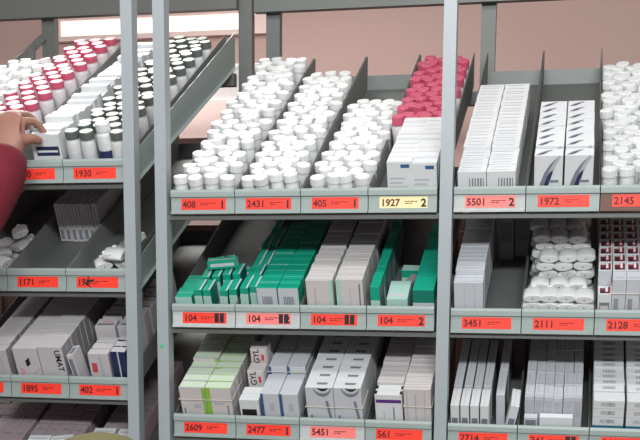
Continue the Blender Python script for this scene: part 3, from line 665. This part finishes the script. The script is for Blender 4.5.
for k in range(6):
    for c in range(2):
        K.put(('L', 1, 2), 0.058 + c * 0.056, 0.135 + k * 0.053, R.uniform(0, .006), (0, 0, R.uniform(-.1, .1)), 'grey white carton heaped in tray 402, %s row back, %s' % (ORD[k + 1], ['inner', 'by the post'][c]), 'heaped cartons in tray 402')
K = Kind(carton(NAME, 0.062, 0.028, 0.106, [('f', .3, .1, .4, .9, 'grey_ink'), ('f', .7, .1, .75, .8, 'light_ink')], ('card_shaded',), side='card_grey'), 'box')
row(K, ('L', -1, 2), 0.110, 0.028, 0.030, 0.43, 'plain grey white carton', 'edge tray beside tray 1895', 'plain cartons in the edge tray', 0.002)
# block of thin cartons in the nearly empty tray
K = Kind(carton('thin_carton', 0.0150, 0.055, 0.100, [('f', .2, .06, .8, .32, 'grey_ink'), ('f', .45, .4, .55, .95, 'grey_ink')], ('card_shaded',)), 'box')
for c in range(7):
    row(K, ('L', 0, 1), 0.030 + c * 0.0162, 0.055, 0.275, 0.56, 'thin grey carton in the block', 'file %s from the sleeve' % ['first', 'second', 'third', 'fourth', 'fifth', 'sixth', 'seventh'][c], 'thin cartons in the nearly empty tray', 0.002)
for k, (u, v, w_, a) in enumerate(((0.095, 0.04, .013, .3), (0.055, 0.035, .013, -.2), (0.128, 0.03, .013, .1), (0.080, 0.05, .037, .5), (0.118, 0.055, .037, -.3), (0.105, 0.115, .020, 1.2), (0.07, 0.12, .013, .9), (0.100, 0.05, .060, .2), (0.130, 0.06, .062, 1.4), (0.108, 0.10, .045, .7), (0.128, 0.115, .066, -.2))):
    ko.put(('L', 1, 1), u, v, w_, (0, R.uniform(-.3, .3), a), 'white oval bottle tumbled in scribbled label tray, %s of heap' % ORD[k].replace('front', 'first'), 'tumbled oval bottles beside the post')
for k, (u, v, w_, a) in enumerate(((0.08, 0.04, .013, .3), (0.12, 0.045, .013, -.2), (0.10, 0.05, .037, .8), (0.12, 0.12, .020, .1), (0.085, 0.13, .02, .6), (0.115, 0.135, .044, -.4), (0.125, 0.06, .038, 1.1), (0.10, 0.10, .040, .4), (0.12, 0.19, .03, .2), (0.09, 0.18, .035, 1.2), (0.12, 0.17, .066, .5))):
    ko.put(('L', -1, 1), u, v, w_, (0, R.uniform(-.3, .3), a), 'white oval bottle tumbled under the red sleeve, %s of the heap' % ORD[k].replace('front', 'first'), 'tumbled oval bottles under the sleeve')
def bag(sx, sy, sz, seed):
    bm = bmesh.new(); bmesh.ops.create_icosphere(bm, subdivisions=3, radius=1)
    rr_ = random.Random(seed); ph = [rr_.uniform(0, 6) for _ in range(6)]
    for v in bm.verts:
        c = v.co; k = 1 + .10 * math.sin(5 * c.x + ph[0]) + .10 * math.sin(6 * c.y + ph[1]) + .08 * math.sin(7 * c.z + ph[2]) + 0.05 * math.sin(13 * c.x + 9 * c.z + ph[3])
        v.co = Vector((c.x * sx * k, c.y * sy * k, max(0.001, c.z * sz * k + sz * .8)))
    return link_mesh('plastic_bag', bm, 'bag', smooth=True)
kb = Kind(bag(0.030, 0.040, 0.030, 3), 'bag')
kb.put(('L', 1, 1), 0.100, 0.170, 0.0, (0, 0, 0), 'crumpled grey plastic bag behind the tumbled white bottles by the post')
# lowest tier of the left rack
K = Kind(carton('medicine_carton', 0.034, 0.055, 0.098, [('t', .1, .1, .5, .3, 'card_grey'), ('t', .3, .5, .8, .6, 'grey_ink')], ('card_mauve',)), 'box')
for c in range(4):
    row(K, ('L', 0, 3), 0.0225 + c * 0.0345, 0.055, 0.118, 0.54, 'mauve grey carton', 'file %s, under tray 1895' % ['first', 'second', 'third', 'fourth'][c], 'mauve cartons in the lowest tray', 0.003, gap=0.007)
    row(K, ('L', -1, 3), 0.0225 + c * 0.0345, 0.055, 0.095, 0.54, 'mauve grey carton', 'file %s, lowest outer tray' % ['first', 'second', 'third', 'fourth'][c], 'mauve cartons at the picture edge', 0.002, gap=0.0005)
    if c > 0: row(K, ('L', 1, 3), 0.017 + c * 0.0345, 0.055, 0.16, 0.54, 'mauve grey carton', 'file %s, under tray 402' % ['', 'first', 'second', 'third'][c], 'mauve cartons under tray 402', 0.004, gap=0.001)
K = Kind(carton('medicine_box', 0.055, 0.022, 0.106, [('t', .1, .2, .9, .4, 'light_ink')], ('card_bright',)), 'box')
K.put(('L', 0, 3), 0.110, 0.088, 0.004, (0, -0.06, 0.12), 'white carton tilted in front of the mauve cartons, under tray 1895')
K.put(('L', 0, 3), 0.045, 0.086, 0.002, (0, 0.0, 0.05), 'white carton upright in front of the mauve cartons, under tray 1895')
K.put(('L', 1, 3), 0.050, 0.128, 0.002, (0, 0.0, 0.05), 'white carton in the lowest tray under 402, farther from the post')
K.put(('L', 1, 3), 0.113, 0.126, 0.002, (0, 0.0, -0.05), 'white carton in the lowest tray under 402, beside the post')

# ------------------------------------------------------------------ elastic bands round the bundles
def band(tr, u0, u1, v0, v1, wf, wb, label):
    m_ = tray_m(*tr); bm = bmesh.new(); r_ = 0.0009
    pts = [(u0, v0, wf), (u1, v0, wf), (u1, v1, wb), (u0, v1, wb)]
    pts = [Vector(p) for p in pts]; n = 6; rings = []
    c = sum(pts, Vector()) / 4
    for p in pts:
        d = (p - c); d.z = 0; d.normalize()
        rings.append([bm.verts.new(p + d * (r_ * math.cos(2 * math.pi * k / n)) + Vector((0, 0, r_ * math.sin(2 * math.pi * k / n)))) for k in range(n)])
    for a in range(4):
        A, B = rings[a], rings[(a + 1) % 4]
        for k in range(n): bm.faces.new((A[k], A[(k + 1) % n], B[(k + 1) % n], B[k]))
    bmesh.ops.recalc_face_normals(bm, faces=bm.faces)
    o = link_mesh('elastic_band', bm, 'rubber'); o.matrix_world = m_
    tag(o, label, 'band', 'elastic bands round boxes'); return o
band(('C', 0, 2), 0.0135, 0.1405, 0.0275, 0.124, 0.080, 0.080, 'cream elastic band round the pale green boxes of tray 2609')
band(('C', 2, 2), 0.0125, 0.1425, 0.0275, 0.107, 0.070, 0.070, 'cream elastic band round the arc printed boxes of tray 5451')
band(('C', 1, 2), 0.0555, 0.1475, 0.119, 0.212, 0.106, 0.106, 'cream elastic band round the raised blue edged boxes')
band(('C', 3, 2), 0.0845, 0.1475, 0.0275, 0.074, 0.078, 0.078, 'cream elastic band round the tall boxes by the post')
band(('R', 2, 1), 0.0315, 0.1470, 0.0275, 0.1120, 0.080, 0.080, 'cream elastic band round the plain boxes of tray 2128')

# ------------------------------------------------------------------ people
def skin_mesh(name, nodes, edges, mat_, parent=None, sub=2, root=0):
    """nodes: [(x,y,z,rx,ry)], grown with a Skin modifier then applied."""
    me = bpy.data.meshes.new(name); me.from_pydata([n[:3] for n in nodes], edges, [])
    o = bpy.data.objects.new(name, me); COL.objects.link(o)
    md = o.modifiers.new('skin', 'SKIN'); md.use_smooth_shade = True
    for i, n in enumerate(nodes):
        sv = me.skin_vertices[0].data[i]; sv.radius = (n[3], n[4] if len(n) > 4 else n[3]); sv.use_root = (i == root)
    o.modifiers.new('sub', 'SUBSURF').levels = sub; o.modifiers['sub'].render_levels = sub
    dg = bpy.context.evaluated_depsgraph_get(); dg.update()
    m2 = bpy.data.meshes.new_from_object(o.evaluated_get(dg))
    o.modifiers.clear(); o.data = m2; bpy.data.meshes.remove(me)
    m2.materials.clear(); m2.materials.append(M[mat_])
    for p in m2.polygons: p.use_smooth = True; p.material_index = 0
    if parent: o.parent = parent
    return o
def head_mesh(name, center, parent, yawz, pitch=0.0, mat_='skin'):
    bm = bmesh.new(); bmesh.ops.create_uvsphere(bm, u_segments=32, v_segments=24, radius=1)
    for v in bm.verts:
        c = v.co.copy()
        x, y, z = c.x * 0.074, c.y * 0.092, c.z * 0.118
        if z < 0: x *= 1 - 0.32 * (-c.z) ** 1.5; y *= 1 - 0.12 * (-c.z)
        if c.y < 0:   # face looks to -Y
            f = -c.y
            nose = math.exp(-((c.x) / .16) ** 2) * math.exp(-((c.z + .12) / .20) ** 2); y -= 0.022 * nose * f
            for s_ in (-1, 1):
                y += 0.010 * math.exp(-((c.x - s_ * .38) / .18) ** 2 - ((c.z - .08) / .13) ** 2) * f
            y -= 0.006 * math.exp(-(c.x / .3) ** 2 - ((c.z + .48) / .07) ** 2) * f
            y -= 0.008 * math.exp(-(c.x / .25) ** 2 - ((c.z + .85) / .15) ** 2)
        v.co = Vector((x, y, z))
    for s_ in (-1, 1):
        r_ = bmesh.ops.create_uvsphere(bm, u_segments=10, v_segments=8, radius=1)
        for v in r_['verts']: v.co = Vector((s_ * 0.074 + v.co.x * 0.008, 0.008 + v.co.y * 0.018, -0.005 + v.co.z * 0.030))
    m_ = Matrix.Translation(center) @ Matrix.Rotation(yawz, 4, 'Z') @ Matrix.Rotation(pitch, 4, 'X')
    bmesh.ops.transform(bm, matrix=m_, verts=bm.verts)
    o = link_mesh(name, bm, mat_, parent, smooth=True)
    return o, m_
def eyes(parent, m_):
    for s_ in (-1, 1):
        bm = bmesh.new(); bmesh.ops.create_uvsphere(bm, u_segments=12, v_segments=8, radius=0.011)
        for v in bm.verts: v.co += Vector((s_ * 0.028, -0.074, 0.009))
        for f in bm.faces:
            if f.calc_center_median().y < -0.0825: f.material_index = 1
        bmesh.ops.transform(bm, matrix=m_, verts=bm.verts)
        link_mesh('eye', bm, ['card_bright', 'black'], parent, smooth=True)
def person(label, P, pose):
    rt = empty('person', P); tag(rt, label, 'person'); return rt

# person reaching into the rack, standing beyond the picture edge; only the forearm and hand enter it
pA = person('person in a dark red sleeve reaching a hand into the rack', (-0.80, -0.62, 0), None)
o0 = Vector((-0.80, -0.62, 0))
def rel(x, y, z, r_, r2_=None): return (x - o0.x, y - o0.y, z - o0.z, r_, r2_ or r_)
Z = H0
nodes = [rel(-0.80, -0.64, Z - 0.72, .150, .11), rel(-0.80, -0.64, Z - 0.50, .140, .10), rel(-0.79, -0.63, Z - 0.28, .150, .10), rel(-0.79, -0.62, Z - 0.17, .09, .07),
         rel(-0.61, -0.62, Z - 0.205, .062), rel(-0.415, -0.425, Z - 0.285, .050), rel(-0.392, -0.300, Z - 0.165, .056), rel(-0.358, -0.184, Z - 0.018, .062), rel(-0.350, -0.118, Z + 0.055, .060), rel(-0.352, -0.100, Z + 0.108, .056),
         rel(-0.97, -0.62, Z - 0.22, .060), rel(-1.01, -0.64, Z - 0.43, .048), rel(-0.99, -0.72, Z - 0.70, .036)]
edges = [(0, 1), (1, 2), (2, 3), (3, 4), (4, 5), (5, 6), (6, 7), (7, 8), (8, 9), (3, 10), (10, 11), (11, 12)]
skin_mesh('sweater', nodes, edges, 'sleeve', pA)
nodes = [rel(-0.80, -0.64, Z - 0.76, .14, .11), rel(-0.70, -0.64, Z - 0.90, .088), rel(-0.69, -0.66, Z - 1.25, .062), rel(-0.69, -0.63, Z - 1.64, .045),
         rel(-0.90, -0.64, Z - 0.90, .088), rel(-0.91, -0.66, Z - 1.25, .062), rel(-0.91, -0.63, Z - 1.64, .045)]
skin_mesh('trousers', nodes, [(0, 1), (1, 2), (2, 3), (0, 4), (4, 5), (5, 6)], 'trouser', pA)
for x in (-0.69, -0.91):
    skin_mesh('shoe', [rel(x, -0.66, 0.05, .045), rel(x, -0.56, 0.045, .045, .04), rel(x, -0.43, 0.035, .038, .03)], [(0, 1), (1, 2)], 'shoe', pA)
skin_mesh('neck', [rel(-0.79, -0.62, Z - 0.16, .055), rel(-0.785, -0.61, Z - 0.03, .050)], [(0, 1)], 'skin', pA)
hd, hm = head_mesh('head', (-0.785 + 0.80, -0.60 + 0.62, Z + 0.055), pA, math.radians(180 - 35)); eyes(hd, hm)
bm = bmesh.new(); bmesh.ops.create_uvsphere(bm, u_segments=28, v_segments=18, radius=1)
for v in bm.verts:
    c = v.co; v.co = Vector((c.x * 0.083, c.y * 0.100 + 0.008, c.z * 0.122 + 0.008))
bmesh.ops.delete(bm, geom=[v for v in bm.verts if v.co.z < 0.045 and v.co.y < 0.02 or v.co.z < -0.05], context='VERTS')
bmesh.ops.transform(bm, matrix=hm, verts=bm.verts); link_mesh('hair', bm, 'hair', hd, smooth=True)
# hand: palm from the wrist up to the knuckles, back of the hand to the viewer
wr = Vector((-0.360, -0.083, Z + 0.100))
def V(x, y, z): return wr + Vector((x, y, z))
def hn(v, r_, r2_=None): return rel(v.x, v.y, v.z, r_, r2_)
nd = [hn(V(-.004, -.006, -.03), .031, .027), hn(V(-.002, .004, .005), .031, .025), hn(V(-.003, .020, .040), .041, .022), hn(V(-.002, .038, .068), .042, .018)]
ed = [(0, 1), (1, 2), (2, 3)]
fing = [  # base, bend 1, bend 2, tip
 ((-.034, .048, .076), (-.036, .080, .086), (-.034, .100, .074), (-.032, .110, .056), .0088),
 ((-.013, .050, .083), (-.012, .086, .093), (-.008, .110, .080), (-.004, .120, .058), .0092),
 ((.008, .048, .081), (.016, .082, .088), (.026, .104, .072), (.032, .112, .050), .0090),
 ((.024, .042, .068), (.040, .064, .070), (.052, .080, .056), (.056, .088, .038), .0085)]
for bs, a, b_, c_, r_ in fing:
    k = len(nd)
    nd += [hn(V(*bs), r_ * 1.25), hn(V(*a), r_ * 1.05), hn(V(*b_), r_ * .98), hn(V(*c_), r_ * .82)]
    ed += [(3, k), (k, k + 1), (k + 1, k + 2), (k + 2, k + 3)]
k = len(nd)
nd += [hn(V(.026, .018, .022), .0155), hn(V(.046, .040, .030), .0118), hn(V(.056, .066, .026), .0095)]
ed += [(1, k), (k, k + 1), (k + 1, k + 2)]
skin_mesh('hand', nd, ed, 'skin', pA, 2)

# person with an olive cap, stooping in front of the rack below the picture
pB = person('person whose rounded olive cap just shows below the lowest cartons', (0.335, -1.5, 0), None)
o0 = Vector((0.335, -1.5, 0)); X = 0.332; T = Z - 0.366
nodes = [rel(X, -1.62, T - 0.62, .135, .11), rel(X, -1.56, T - 0.43, .125, .095), rel(X, -1.44, T - 0.30, .14, .095), rel(X, -1.36, T - 0.23, .07),
         rel(X - .17, -1.40, T - .27, .058), rel(X - .23, -1.34, T - .50, .046), rel(X - .16, -1.16, T - .62, .034),
         rel(X + .17, -1.40, T - .27, .058), rel(X + .23, -1.34, T - .50, .046), rel(X + .16, -1.16, T - .62, .034)]
skin_mesh('jacket', nodes, [(0, 1), (1, 2), (2, 3), (3, 4), (4, 5), (5, 6), (3, 7), (7, 8), (8, 9)], 'jacket', pB)
nodes = [rel(X, -1.63, T - 0.66, .13, .11), rel(X - .1, -1.60, T - .76, .085), rel(X - .11, -1.45, T - .93, .06), rel(X - .11, -1.58, .09, .045), rel(X + .1, -1.60, T - .76, .085), rel(X + .11, -1.45, T - .93, .06), rel(X + .11, -1.58, .09, .045)]
skin_mesh('trousers', nodes, [(0, 1), (1, 2), (2, 3), (0, 4), (4, 5), (5, 6)], 'trouser', pB)
for s_ in (-1, 1):
    skin_mesh('shoe', [rel(X + s_ * .11, -1.60, .05, .045), rel(X + s_ * .11, -1.50, .045, .045, .04), rel(X + s_ * .11, -1.42, .035, .038, .03)], [(0, 1), (1, 2)], 'shoe', pB)
    hx = X + s_ * .16
    nd = [rel(hx, -1.16, T - .62, .026, .022), rel(hx, -1.11, T - .655, .032, .018)]; ed = [(0, 1)]
    for q in range(4):
        k = len(nd); fx = hx + (-.027 + .018 * q); nd += [rel(fx, -1.085, T - .675, .009), rel(fx, -1.06, T - .70 - .004 * (q % 2), .0085), rel(fx, -1.055, T - .725, .0075)]; ed += [(1, k), (k, k + 1), (k + 1, k + 2)]
    k = len(nd); nd += [rel(hx - s_ * .03, -1.13, T - .655, .012), rel(hx - s_ * .045, -1.105, T - .68, .009)]; ed += [(0, k), (k, k + 1)]
    skin_mesh('hand', nd, ed, 'skin', pB)
skin_mesh('neck', [rel(X, -1.37, T - .24, .055), rel(X, -1.27, T - .17, .05)], [(0, 1)], 'skin', pB)
hd, hm = head_mesh('head', (X - 0.335, -1.22 + 1.5, T - 0.118), pB, math.pi, math.radians(20)); eyes(hd, hm)
bm = bmesh.new(); bmesh.ops.create_uvsphere(bm, u_segments=36, v_segments=24, radius=1)
for v in bm.verts: v.co = Vector((v.co.x * 0.102, v.co.y * 0.112, v.co.z * 0.108))
bmesh.ops.delete(bm, geom=[v for v in bm.verts if v.co.z < -0.01], context='VERTS')
bmesh.ops.solidify(bm, geom=bm.faces[:], thickness=0.003)
bmesh.ops.transform(bm, matrix=Matrix.Translation((X - 0.335, -1.22 + 1.5, T - 0.108)), verts=bm.verts)
link_mesh('cap', bm, 'khaki', hd, smooth=True)
